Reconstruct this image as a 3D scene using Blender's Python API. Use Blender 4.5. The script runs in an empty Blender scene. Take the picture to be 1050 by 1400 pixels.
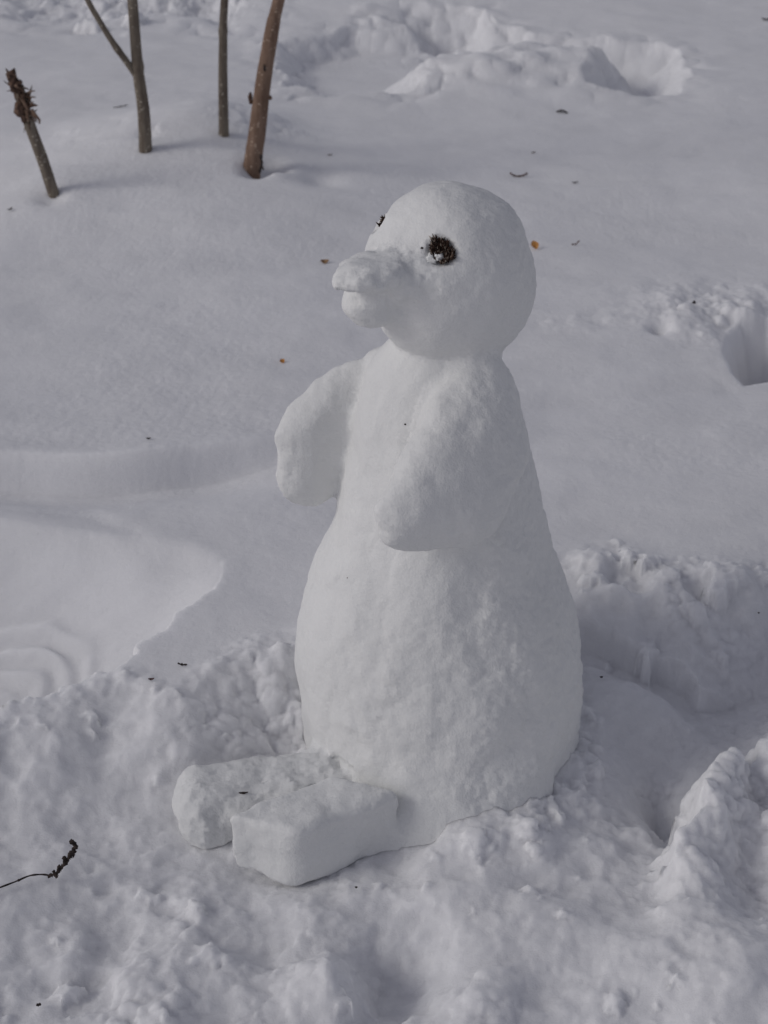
import bpy, math, random
import numpy as np
from mathutils import Vector, noise as mnoise

R = math.radians
scene = bpy.context.scene
col = scene.collection

# ------------------------------------------------------------------ camera, sky, sun, exposure
PITCH = R(30.0); CAM_Y = -1.80; CAM_H = 1.41; FPX = 700 / math.tan(R(17.5))
cam_d = bpy.data.cameras.new("camera")
cam_d.sensor_fit = 'VERTICAL'; cam_d.sensor_height = 24.0; cam_d.angle = R(35.0)
cam_d.lens = 12.0 / math.tan(R(17.5))
cam_d.clip_start = 0.05; cam_d.clip_end = 500
cam_d.dof.use_dof = True; cam_d.dof.focus_distance = 1.95; cam_d.dof.aperture_fstop = 6.3
cam = bpy.data.objects.new("camera", cam_d); col.objects.link(cam)
cam.location = (0, CAM_Y, CAM_H); cam.rotation_euler = (R(90) - PITCH, 0, 0)
scene.camera = cam

SUN_AZ = R(73)      # to the left of the direction from the figure to the camera
SUN_EL = R(32)
sun_dir = Vector((-math.sin(SUN_AZ) * math.cos(SUN_EL), -math.cos(SUN_AZ) * math.cos(SUN_EL), math.sin(SUN_EL)))
world = bpy.data.worlds.new("World"); scene.world = world; world.use_nodes = True
nt = world.node_tree; nt.nodes.clear()
wo = nt.nodes.new('ShaderNodeOutputWorld'); bg = nt.nodes.new('ShaderNodeBackground')
sky = nt.nodes.new('ShaderNodeTexSky'); sky.sky_type = 'NISHITA'; sky.sun_disc = False
sky.sun_elevation = SUN_EL; sky.sun_rotation = math.atan2(sun_dir.x, sun_dir.y)
sky.air_density = 1.0; sky.dust_density = 0.7; sky.ozone_density = 1.0
hs = nt.nodes.new('ShaderNodeHueSaturation'); hs.inputs['Saturation'].default_value = 0.36
tint = nt.nodes.new('ShaderNodeMix'); tint.data_type = 'RGBA'; tint.blend_type = 'MULTIPLY'
tint.inputs[0].default_value = 1.0; tint.inputs[7].default_value = (1.0, 0.94, 0.985, 1)
nt.links.new(sky.outputs[0], hs.inputs['Color']); nt.links.new(hs.outputs[0], tint.inputs[6])
nt.links.new(tint.outputs[2], bg.inputs[0])
bg.inputs[1].default_value = 0.15; nt.links.new(bg.outputs[0], wo.inputs[0])

sl = bpy.data.lights.new("sun", 'SUN'); sl.energy = 1.52; sl.angle = R(20); sl.color = (1.0, 0.975, 0.92)
so = bpy.data.objects.new("sun", sl); col.objects.link(so)
so.rotation_euler = (-sun_dir).to_track_quat('-Z', 'Y').to_euler(); so.location = (-3, -2, 4)

scene.view_settings.view_transform = 'Standard'; scene.view_settings.look = 'None'
scene.view_settings.gamma = 1; scene.view_settings.exposure = -0.93
scene.render.engine = 'CYCLES'
try:
    scene.cycles.max_bounces = 10; scene.cycles.diffuse_bounces = 6
except Exception: pass

# ------------------------------------------------------------------ where a sight line of the photograph meets the place
sp, cp = math.sin(PITCH), math.cos(PITCH)
def ray(px, py):
    a = (px - 525) / FPX; b = (700 - py) / FPX
    return (a, cp + b * sp, -sp + b * cp)
def on_z(px, py, z=0.10):
    r = ray(px, py); t = (z - CAM_H) / r[2]
    return (r[0] * t, CAM_Y + r[1] * t)
def on_y(px, py, Y=0.0):
    r = ray(px, py); t = (Y - CAM_Y) / r[1]
    return (r[0] * t, Y, CAM_H + r[2] * t)
def pxm(px, py, Y=0.0):          # pixels per metre there
    r = ray(px, py); t = (Y - CAM_Y) / r[1]
    return FPX / t

# ------------------------------------------------------------------ noise in numpy
rng = np.random.RandomState(7)
_G = rng.randn(4096, 3); _G /= np.linalg.norm(_G, axis=1)[:, None]; _G = _G.astype(np.float32)
def _hash(i, j, k):
    return ((i * 73856093) ^ (j * 19349663) ^ (k * 83492791)) & 4095
def perlin(x, y, z=None, seed=0):
    x = np.asarray(x, np.float32); y = np.asarray(y, np.float32)
    z = np.zeros_like(x) + 0.37 if z is None else np.asarray(z, np.float32)
    xi = np.floor(x); yi = np.floor(y); zi = np.floor(z)
    fx, fy, fz = x - xi, y - yi, z - zi
    xi = xi.astype(np.int64); yi = yi.astype(np.int64); zi = zi.astype(np.int64) + seed * 131
    f = lambda t: t * t * t * (t * (t * 6 - 15) + 10)
    u, v, w = f(fx), f(fy), f(fz); out = 0
    for a in (0, 1):
        for b in (0, 1):
            for c in (0, 1):
                g = _G[_hash(xi + a, yi + b, zi + c)]
                d = g[..., 0] * (fx - a) + g[..., 1] * (fy - b) + g[..., 2] * (fz - c)
                out = out + d * (u if a else 1 - u) * (v if b else 1 - v) * (w if c else 1 - w)
    return out * 1.5
def fbm(x, y, z=None, scale=1.0, octs=4, seed=0, gain=0.5, lac=2.1):
    o = 0; a = 1.0; s = 1.0 / scale
    for q in range(octs):
        o = o + a * perlin(x * s, y * s, None if z is None else z * s, seed + q); a *= gain; s *= lac
    return o
def billow(x, y, scale=1.0, octs=3, seed=0, gain=0.5):
    o = 0; a = 1.0; s = 1.0 / scale
    for q in range(octs):
        o = o + a * (1 - 2 * np.abs(perlin(x * s, y * s, None, seed + q)) ** 0.85); a *= gain; s *= 2.1
    return -o          # rounded lumps with sharp valleys when negated
sst = lambda e0, e1, x: (lambda t: t * t * (3 - 2 * t))(np.clip((x - e0) / (e1 - e0), 0, 1))

def poly_sd(X, Y, pts):          # signed distance to a polygon, negative inside
    P = np.array(pts, np.float64); n = len(P)
    d = np.full(X.shape, 1e9); ins = np.zeros(X.shape, bool)
    for i in range(n):
        a = P[i]; b = P[(i + 1) % n]; e = b - a
        wx = X - a[0]; wy = Y - a[1]
        t = np.clip((wx * e[0] + wy * e[1]) / (e @ e + 1e-12), 0, 1)
        d = np.minimum(d, np.hypot(wx - t * e[0], wy - t * e[1]))
        c = ((a[1] > Y) != (b[1] > Y)) & (X < (b[0] - a[0]) * (Y - a[1]) / (b[1] - a[1] + 1e-15) + a[0])
        ins ^= c
    return np.where(ins, -d, d)
def line_d(X, Y, pts):
    d = np.full(X.shape, 1e9)
    P = np.array(pts, np.float64)
    for i in range(len(P) - 1):
        a = P[i]; e = P[i + 1] - a
        t = np.clip(((X - a[0]) * e[0] + (Y - a[1]) * e[1]) / (e @ e + 1e-12), 0, 1)
        d = np.minimum(d, np.hypot(X - a[0] - t * e[0], Y - a[1] - t * e[1]))
    return d
W = lambda pts, z=0.10: [on_z(a, b, z) for a, b in pts]

# ------------------------------------------------------------------ body outline, shared by the figure and the ground round it
rows = [(452, 560, 645), (466, 534, 672), (482, 522, 680), (500, 506, 684), (550, 490, 703), (600, 481, 718), (650, 472, 731),
        (700, 458, 745), (750, 438, 757), (800, 420, 773), (850, 410, 789), (900, 405, 797), (950, 408, 796),
        (1000, 418, 788), (1050, 440, 768), (1110, 470, 738)]
BZ = []; BC = []; BR = []
for (py, l, r_) in rows:
    a = on_y(l, py); b = on_y(r_, py)
    BZ.append(a[2]); BC.append((a[0] + b[0]) / 2); BR.append((b[0] - a[0]) / 2)
BZ = np.array(BZ[::-1]); BC = np.array(BC[::-1]); BR = np.array(BR[::-1])

# ------------------------------------------------------------------ the snow field as one height sheet
def axis_pts(core0, core1, h0, grow, lim0, lim1, hmax=None):
    c = list(np.arange(core0, core1, h0)); h = h0; v = c[-1]; up = []
    while v < lim1:
        h = h * grow if (hmax is None or h < hmax or v > 5.8) else h
        v += h; up.append(v)
    h = h0; v = c[0]; dn = []
    while v > lim0:
        h *= max(grow, 1.02); v -= h; dn.append(v)
    return np.array(dn[::-1] + c + up)
def x_axis():
    v = 0.0; h = 0.0027; out = []
    while v < 60:
        out.append(v)
        if v > 0.58: h = 0.0027 + (v - 0.58) * 0.0050 if v < 1.7 else h * 1.06
        v += h
    o = np.array(out); return np.concatenate([-o[:0:-1], o])
gx = x_axis()
gy = axis_pts(-0.56, 0.50, 0.0027, 1.0032, -12, 60, 0.012)
_t = gy[gy > 5.8]
gy = np.concatenate([gy[gy <= 5.8], 5.8 + np.cumsum(0.012 * 1.07 ** np.arange(1, 92))])
gy = gy[gy < 70]
GX, GY = np.meshgrid(gx, gy)

def stamp_clods(H, pts_rad, flat=0.75, seed=3):
    """press rounded clods of snow into the height sheet"""
    for n_, (cx, cy, r, lift) in enumerate(pts_rad):
        i0, i1 = np.searchsorted(gx, [cx - 1.35 * r, cx + 1.35 * r]); j0, j1 = np.searchsorted(gy, [cy - 1.35 * r, cy + 1.35 * r])
        if i1 - i0 < 3 or j1 - j0 < 3: continue
        X = GX[j0:j1, i0:i1]; Y = GY[j0:j1, i0:i1]; h = H[j0:j1, i0:i1]
        base = float(np.mean(H[(j0 + j1) // 2, (i0 + i1) // 2]))
        th = np.arctan2(Y - cy, X - cx)
        rr = r * (1 + 0.16 * np.sin(2 * th + n_) + 0.11 * np.sin(3 * th + 2.1 * n_) + 0.07 * np.sin(5 * th + 3.7 * n_))
        rr = rr * (1 + 0.35 * perlin(X / (r * 0.5) + n_ * 7.1, Y / (r * 0.5)))
        q = np.clip(1 - ((X - cx) ** 2 + (Y - cy) ** 2) / rr ** 2, 0, 1)
        top = base + (lift - 0.45) * r + flat * r * np.sqrt(q) + 0.12 * r * perlin(X / (r * 0.4), Y / (r * 0.4) + n_)
        k = r * 0.22
        m = q > 0
        hh = np.where(m, top, -9)
        t = np.clip(0.5 + 0.5 * (hh - h) / k, 0, 1)
        H[j0:j1, i0:i1] = np.where(m, h * (1 - t) + hh * t + k * t * (1 - t), h)

def ground_height():
    X, Y = GX, GY
    wx = 0.05 * fbm(X, Y, scale=0.3, octs=3, seed=11); wy = 0.05 * fbm(X, Y, scale=0.3, octs=3, seed=15)
    jx = X + 0.016 * fbm(X, Y, scale=0.05, octs=3, seed=21); jy = Y + 0.016 * fbm(X, Y, scale=0.05, octs=3, seed=25)
    H = 0.10 + 0.028 * fbm(X, Y, scale=1.3, octs=2, seed=31) * sst(0.2, 1.2, Y) + 0.006 * fbm(X + wx, (Y + wy) * 1.8, scale=0.26, octs=2, seed=33)
    H += 0.0008 * fbm(X, Y, scale=0.045, octs=3, seed=37)
    H += 0.0008 * sst(0.1, 0.5, fbm(X, Y, scale=0.5, octs=2, seed=38)) * fbm(X, Y, scale=0.012, octs=2, seed=39)

    # the soft drift step on the left, its face towards the viewer
    edge = W([(-700, 575), (-300, 610), (0, 622), (150, 625), (330, 608), (430, 590), (520, 570)])
    ex = np.linspace(-1.2, .2, 281); ey = np.interp(ex, [p[0] for p in edge], [p[1] for p in edge]); kk = np.hanning(61); kk /= kk.sum()
    ey = np.convolve(np.concatenate([np.full(30, ey[0]), ey, np.full(30, ey[-1])]), kk, 'valid') + .004 * np.sin(ex * 17)
    dy = Y - np.interp(X, ex, ey)
    fade = 1 - sst(-0.32, -0.02, X)
    H -= 0.058 * fade * (1 - sst(-0.040, 0.006, dy)) * (1 - 1.0 * sst(0.035, 0.22, -dy)) - 0.006 * fade * np.exp(-((dy - .01) / .03) ** 2)
    # second, faint drift far left and one faint on the right
    e2 = W([(-500, 215), (0, 196), (150, 186), (260, 176), (400, 168)])
    dy = Y - np.interp(X, [p[0] for p in e2], [p[1] for p in e2])
    H -= 0.035 * (1 - sst(-1.15, -0.62, X)) * (1 - sst(-0.10, 0.05, dy)) * (1 - sst(0.1, 0.6, -dy))
    e3 = W([(690, 545), (800, 528), (950, 512), (1100, 500)])
    dy = Y - np.interp(X, [p[0] for p in e3], [p[1] for p in e3])
    H -= 0.012 * sst(0.15, 0.3, X) * (1 - sst(-0.05, 0.02, dy)) * (1 - sst(0.05, 0.25, -dy))

    # mounds round the saplings
    for (a, b, r, hh) in ((75, 275, .17, .035), (215, 205, .22, .05), (312, 192, .16, .055), (345, 262, .30, .05), (120, 215, .3, .03)):
        cx, cy = on_z(a, b); H += hh * np.exp(-((X - cx) ** 2 + ((Y - cy) * 0.8) ** 2) / r ** 2)
    cx, cy = on_z(392, 238, .13); H += .022 * np.exp(-((X - cx) ** 2 + (Y - cy) ** 2) / .055 ** 2) + .012 * np.exp(-((X - cx + .03) ** 2 + (Y - cy + .05) ** 2) / .03 ** 2)
    for (a, b, r, hh) in ((372, 236, .05, .055), (432, 240, .07, .03), (352, 244, .035, .03), (206, 208, .03, .012), (308, 188, .03, .012), (70, 272, .035, .015)):
        cx, cy = on_z(a, b, .13); H -= hh * np.exp(-((X - cx) ** 2 + (Y - cy) ** 2) / r ** 2)

    # smooth scooped hollow at the left
    hol = W([(-420, 650), (-100, 662), (0, 674), (100, 682), (200, 690), (300, 690), (345, 700), (335, 745), (303, 786), (240, 832),
             (190, 885), (142, 920), (60, 947), (0, 974), (-120, 1010), (-420, 1100)])
    sd = poly_sd(jx * .8 + X * .2, jy * .8 + Y * .2, hol) + .012 * fbm(X, Y, scale=.11, octs=2, seed=59)
    far = poly_sd(X, Y, W([(-900, 660), (-100, 695), (0, 708), (200, 730), (290, 722), (310, 745), (300, 800), (305, 1500), (-900, 1500)]))
    dtop = .008 * fbm(X, Y, scale=.18, octs=2, seed=58) + line_d(X, Y, W([(-900, 660), (-100, 695), (0, 708), (200, 730), (290, 722), (420, 700)])); drt = line_d(X, Y, W([(330, 700), (316, 745), (312, 800), (330, 1500)])) * .75
    tk = np.clip(.5 + .5 * (drt - dtop) / .16, 0, 1); dd = np.maximum(drt * (1 - tk) + dtop * tk - .16 * tk * (1 - tk), 0) * (far < 0) * (1 + .12 * fbm(X, Y, scale=.25, octs=2, seed=49)); dd = np.sqrt(dd ** 2 + .026 ** 2) - .026
    depth = .26 * np.tanh(1.42 * dd / .26) + .0015 * fbm(X * .4 + Y, Y * 3 - X, scale=.08, octs=3, seed=50) * sst(0, .05, dd)
    floorc = on_z(-12, 962, -.08)
    rr = np.hypot((X - floorc[0]) * 0.8, (Y - floorc[1]) * 1.05) + .012 * fbm(X, Y, scale=.10, octs=2, seed=60)
    rip = 0.0055 * (1 + .6 * perlin(X * 11, Y * 11, seed=6)) * np.sin(rr * 2 * math.pi / 0.034 + 1.5 * perlin(X * 9, Y * 9)) * sst(0.02, 0.05, rr) * (1 - sst(0.11, 0.17, rr))
    crease = line_d(X, Y, W([(0, 735), (120, 742), (180, 770), (215, 800), (290, 815)], .04))
    depth = depth + rip + 0.004 * np.exp(-(crease / 0.022) ** 2) - 0.01 * np.exp(-(rr / 0.09) ** 2)
    H = H - depth * sst(0.004, -0.007, sd)

    # the dug and trampled ground round the figure and towards the viewer
    dug = W([(-500, 1130), (-200, 1060), (0, 978), (60, 952), (120, 934), (165, 922), (200, 930), (235, 948), (262, 930), (300, 905), (335, 888), (352, 880), (375, 892),
             (400, 880), (430, 868), (600, 800), (720, 775), (790, 768), (815, 752), (845, 752), (880, 768), (930, 768), (965, 780), (1010, 775),
             (1060, 765), (1200, 790), (1600, 800)]) + [(3.2, -3.0), (-3.2, -3.0)]
    sd = poly_sd(jx, jy, dug)
    sds = poly_sd(X + wx * .35, Y + wy * .35, dug); sdw = sds * .9 + sd * .1 + 0.012 * fbm(X, Y, scale=0.16, octs=2, seed=41)
    wid = 0.18 + 0.05 * perlin(X * 4, Y * 4, seed=5)
    steep = sst(0.0, 1.0, -sdw / wid)
    zf = np.full(X.shape, 0.0)
    def g(px, py, z, rx, ry, amp, rot=0.0):
        cx, cy = on_z(px, py, z); c, s = math.cos(rot), math.sin(rot)
        u = (X - cx) * c + (Y - cy) * s; v = -(X - cx) * s + (Y - cy) * c
        return amp * np.exp(-(u / rx) ** 2 - (v / ry) ** 2)
    zf += 0.012                                                        # trampled level
    zf += g(895, 1090, -.03, .06, .13, -.055, 0.25)                    # deep trench on the right
    zf += g(860, 950, .03, .09, .11, .042) + g(890, 850, .05, .12, .05, .035)
    zf += g(230, 990, .0, .16, .08, -.035)                            # hollow on the left
    zf += g(90, 985, .05, .05, .07, .035)
    zf += g(60, 1020, .03, .07, .12, .05)
    zf += g(575, 1150, .0, .022, .032, -.03)
    zf += g(990, 860, .02, .16, .06, .035)
    zf += g(690, 1150, .02, .12, .05, .02)
    zf += g(990, 1300, .02, .14, .10, .035)
    zf += g(455, 1325, .04, .042, .05, .048) + g(515, 1335, .02, .035, .06, -.03) + g(200, 1350, .02, .12, .08, .02) + g(560, 1320, .0, .05, .07, -.04)
    zf += g(30, 1200, .02, .14, .10, .02)
    amp = 1 - 0.75 * np.exp(-(((X + .04) / .28) ** 2 + ((Y + .06) / .27) ** 2))
    def gm(px, py, z, rx, ry):
        cx, cy = on_z(px, py, z); return np.exp(-((X - cx) / rx) ** 2 - ((Y - cy) / ry) ** 2)
    calm = (1 - .75 * gm(240, 985, .0, .17, .10)) * (1 - .75 * gm(850, 980, -.04, .10, .16)) * (1 - .8 * gm(660, 1120, .02, .11, .07)) * (1 - .6 * gm(960, 1260, .05, .09, .06)) * (1 - .55 * gm(300, 1200, .0, .2, .05))
    amp = amp * calm
    zf += amp * (0.022 * fbm(X + wx, Y + wy, scale=0.22, octs=2, seed=51) + (0.007 + 0.012 * sst(-.2, .7, fbm(X, Y, scale=.3, octs=2, seed=53))) * (.55 * billow(X + wx * .5, Y + wy * .5, scale=0.12, octs=1, seed=55) + 1.0 * fbm(X + wx * .5, Y + wy * .5, scale=0.095, octs=3, seed=56, gain=.42)))
    zf += g(400, 1190, 0, .16, .06, -.016)
    zf += calm * 0.007 * fbm(X, Y, scale=.07, octs=2, seed=63) * sst(-.05, -.25, Y)
    H = H * (1 - steep) + zf * steep + 4 * steep * (1 - steep) * (0.018 * fbm(X + wx, Y + wy, scale=.12, octs=3, seed=43) + .005 * billow(X, Y, scale=.06, octs=1, seed=45) * sst(-.3, .5, fbm(X, Y, scale=.2, octs=2, seed=47)))
    # crumbly lip just outside the dug edge
    H += (0.005 + 0.009 * fbm(X, Y, scale=0.05, octs=3, seed=65, gain=.6)) * np.exp(-((sd + 0.012) / 0.03) ** 2) * sst(-.75, -.55, X)

    # big jagged heap at the right, its near face lit
    ridge = W([(1120, 900), (1040, 985), (1000, 1000), (965, 1040), (930, 1085), (900, 1130), (880, 1165)], 0.09)
    P = np.array(ridge)
    hp = poly_sd(jx + 0.02 * perlin(X * 30, Y * 30, seed=3), jy, W([(1010, 990), (975, 985), (948, 1030), (925, 1085), (897, 1108), (876, 1145), (880, 1172), (895, 1230), (930, 1330), (1000, 1500), (1500, 1600), (1500, 850), (1080, 900), (1050, 960)], 0.085))
    hh = 0.080 + 0.010 * billow(X, Y, scale=0.11, octs=1, seed=71) + .012 * fbm(X, Y, scale=.07, octs=4, seed=72, gain=.6) + g(960, 1060, .1, .05, .09, .018)
    fall = on_z(950, 1180, .05)
    m = sst(0.008, -0.045, hp) * sst(-.52, -.16, Y + 0.03 * fbm(X, Y, scale=.1, octs=2, seed=77))
    H = np.maximum(H, H * (1 - m) + (hh) * m)
    H += g(1042, 1160, .05, .045, .10, -.06, -0.2) * sst(.2, .3, X)
    H += g(1045, 1040, .08, .03, .05, -.05)

    e4 = W([(740, 845), (800, 852), (850, 868), (900, 880), (960, 905), (1060, 895), (1200, 880)], .06)
    dy = Y - np.interp(X, [p[0] for p in e4], [p[1] for p in e4]) + .015 * fbm(X, Y, scale=.06, octs=3, seed=79)
    H -= .036 * sst(.14, .18, X) * (1 - sst(.42, .6, X)) * (1 - sst(-.016, .004, dy)) * (1 - sst(.02, .12, -dy))
    H += g(828, 772, .1, .035, .03, .022) + g(905, 805, .09, .045, .035, .026) + g(1010, 805, .09, .045, .04, .028) - g(868, 805, .08, .022, .035, .024) - g(955, 815, .08, .02, .03, .02) + g(845, 835, .06, .035, .022, .018) - g(905, 1092, .0, .018, .05, .045)

    # snow drawn up round the foot of the figure
    c0 = (BC[2] + BC[3]) / 2; r0 = (BR[2] + BR[3]) / 2
    db = np.hypot(X - c0, Y) - r0
    H += np.maximum(0, .004 - H) * np.exp(-(np.maximum(db, 0) / .055) ** 2)
    fr = sst(0.0, -0.10, Y) * sst(0.0, 0.06, X)
    H += fr * (0.016 * np.exp(-(np.maximum(db + .02, 0) / 0.12) ** 1.5) + .018 * np.exp(-np.maximum(db + .012, 0) / 0.05)) + 0.008 * np.exp(-np.maximum(db, 0) / 0.03)

    # old steps and trampling further back
    tr = [([(372, 42), (470, 28), (600, 22), (655, 66), (600, 92), (612, 128), (545, 138), (440, 130), (372, 114), (360, 80)], 0.075, 0.15),
          ([(505, 16), (560, 12), (640, 14), (720, 44), (860, 56), (935, 66), (972, 108), (938, 133), (850, 133), (806, 126), (800, 88), (742, 72), (700, 60), (650, 74), (560, 48)], 0.125, 0.17),
          ([(992, 480), (998, 455), (1012, 440), (1050, 432), (1110, 440), (1120, 520), (1060, 512), (1022, 518), (1002, 506)], 0.15, 0.07),
          ([(-300, 40), (-100, 20), (60, 30), (180, 20), (330, 40), (380, 10), (380, -60), (-300, -60)], 0.06, 0.3)]
    for pts, dep, wd in tr:
        jt = 1.0 if wd > .1 else .15
        s = poly_sd(X + jt * .08 * fbm(X, Y, scale=.5, octs=2, seed=80), Y + jt * .10 * fbm(X, Y, scale=.5, octs=2, seed=84), W(pts)) + jt * 0.03 * fbm(X, Y, scale=.25, octs=3, seed=81)
        H -= dep * sst(0.0, 1.0, -s / wd) + 0.0
        H += 0.012 * (0.6 + billow(X, Y, scale=0.2, octs=2, seed=83)) * np.exp(-((s - 0.02) / 0.06) ** 2) * (0.4 if wd < .1 else 1)
    lump = sst(3.75, 4.4, Y) * (1 - sst(-0.75, -0.25, X)) + sst(4.7, 5.2, Y) * (1 - sst(.3, .9, X)) * .8
    H += np.clip(lump, 0, 1) * (0.020 * billow(X + wx, Y + wy, scale=0.30, octs=1, seed=87) + .030 * fbm(X, Y, scale=.17, octs=4, seed=86, gain=.55) + 0.02 * fbm(X, Y, scale=.5, octs=2, seed=88))
    for (a, b, r, hh) in ((715, 72, .13, .035), (785, 90, .16, .03), (835, 78, .14, .04), (745, 100, .2, .03), (640, 95, .14, .05)):
        cx, cy = on_z(a, b, .12); H += hh * np.exp(-((X - cx) ** 2 + (Y - cy) ** 2) / r ** 2) * (1 + .5 * perlin(X * 9, Y * 9, seed=9))
    # crust lumps above the hole on the right
    cx, cy = on_z(1000, 425); q = np.exp(-(((X - cx) / .17) ** 2 + ((Y - cy) / .14) ** 2))
    H += q * 0.016 * (0.5 + 1.2 * fbm(X, Y, scale=0.09, octs=4, seed=91, gain=.6))
    cx, cy = on_z(902, 452); H -= 0.022 * np.exp(-((X - cx) ** 2 + (Y - cy) ** 2) / .018 ** 2); H += .01 * np.exp(-((X - cx - .04) ** 2 + (Y - cy) ** 2) / .03 ** 2)
    cx, cy = on_z(830, 440); H += 0.005 * fbm(X, Y, scale=.05, octs=3, seed=93) * np.exp(-(((X - cx) / .2) ** 2 + ((Y - cy) / .06) ** 2))

    # loose clods
    cl = []; rd = random.Random(5)
    def inside_dug(x, y):
        i = min(max(np.searchsorted(gx, x), 0), len(gx) - 1); j = min(max(np.searchsorted(gy, y), 0), len(gy) - 1)
        return sd[j, i] if False else float(SD[j, i])
    SD = poly_sd(jx, jy, dug)
    n = 0
    while n < 230:
        x = rd.uniform(-.75, .75); y = rd.uniform(-.9, .55); s_ = inside_dug(x, y)
        if s_ > 0.02: continue
        if math.hypot(x - .06, y) < .22 or math.hypot((x + .14) / .18, (y + .2) / .13) < 1: continue
        u = rd.random(); r = 0.0045 * u ** (-0.46)
        r = min(r, 0.021)
        if (x * x + y * y < .12) and r > .012: continue
        cl.append((x, y, r, rd.uniform(0.0, .45))); n += 1
    for k in range(45):                                               # along the rim
        x = rd.uniform(-.6, .7); y = rd.uniform(-.1, .55); s_ = inside_dug(x, y)
        if abs(s_ + .01) < .035: cl.append((x, y, rd.uniform(.005, .014), rd.uniform(-.15, .2)))
    for (a, b, z, r) in ((470, 1345, .05, .016), (200, 1215, .02, .02), (655, 1195, .02, .012), (620, 1105, .05, .016), (772, 1085, .03, .02), (800, 1080, .03, .014),
                         (940, 1050, .10, .016), (905, 1118, .10, .014), (985, 1000, .11, .018), (925, 1085, .10, .012), (885, 1150, .08, .012), (340, 895, .1, .016), (385, 890, .1, .016), (125, 1000, .06, .018),
                         (830, 765, .1, .022), (975, 792, .09, .022), (855, 806, .07, .036), (915, 812, .07, .028), (985, 835, .06, .038), (812, 822, .06, .026), (945, 860, .05, .024), (1040, 810, .07, .03)):
        x, y = on_z(a, b, z); cl.append((x, y, r * .8, .05))
    for k in range(110):
        x = rd.uniform(-1.7, 1.2); y = rd.uniform(3.6, 6.0)
        if x > -.5 and y < 4.4: continue
        cl.append((x, y, min(.02 * rd.random() ** -.5, .09), rd.uniform(-.1, .3)))
    for k in range(8):
        x, y = on_z(rd.gauss(1000, 40), rd.gauss(420, 18)); cl.append((x, y, rd.uniform(.008, .022), rd.uniform(0, .25)))
    for k in range(70):
        an = R(rd.uniform(-85, 15)); q = r0 + rd.uniform(-.004, .035) + .045 * math.exp(-((math.degrees(an) + 88) / 35) ** 2)
        cl.append((c0 + q * math.cos(an), q * math.sin(an), rd.uniform(.005, .014), rd.uniform(-.1, .25)))
    stamp_clods(H, cl)
    fine = sst(0.02, -0.03, SD)
    H += fine * (0.0016 * fbm(X, Y, scale=0.014, octs=2, seed=95))
    return H, SD
GH, GSD = ground_height()

def hgt(x, y):
    i = int(np.clip(np.searchsorted(gx, x) - 1, 0, len(gx) - 2)); j = int(np.clip(np.searchsorted(gy, y) - 1, 0, len(gy) - 2))
    u = (x - gx[i]) / (gx[i + 1] - gx[i]); v = (y - gy[j]) / (gy[j + 1] - gy[j])
    return float((GH[j, i] * (1 - u) + GH[j, i + 1] * u) * (1 - v) + (GH[j + 1, i] * (1 - u) + GH[j + 1, i + 1] * u) * v)
def on_ground(px, py):
    r = ray(px, py); t = 0.9
    while t < 12:
        x, y, z = r[0] * t, CAM_Y + r[1] * t, CAM_H + r[2] * t
        if z < hgt(x, y): return Vector((x, y, hgt(x, y)))
        t += 0.002
    return Vector((x, y, z))

def fast_mesh(name, V, F, smooth=True):
    me = bpy.data.meshes.new(name); V = np.ascontiguousarray(V, np.float32); F = np.ascontiguousarray(F, np.int32)
    me.vertices.add(len(V)); me.vertices.foreach_set('co', V.ravel())
    k = F.shape[1]; me.loops.add(F.size); me.loops.foreach_set('vertex_index', F.ravel())
    me.polygons.add(len(F)); me.polygons.foreach_set('loop_start', np.arange(0, F.size, k, dtype=np.int32))
    try: me.polygons.foreach_set('loop_total', np.full(len(F), k, np.int32))
    except Exception: pass
    me.update(calc_edges=True); me.validate()
    if smooth: me.polygons.foreach_set('use_smooth', np.ones(len(me.polygons), bool))
    return me

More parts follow.
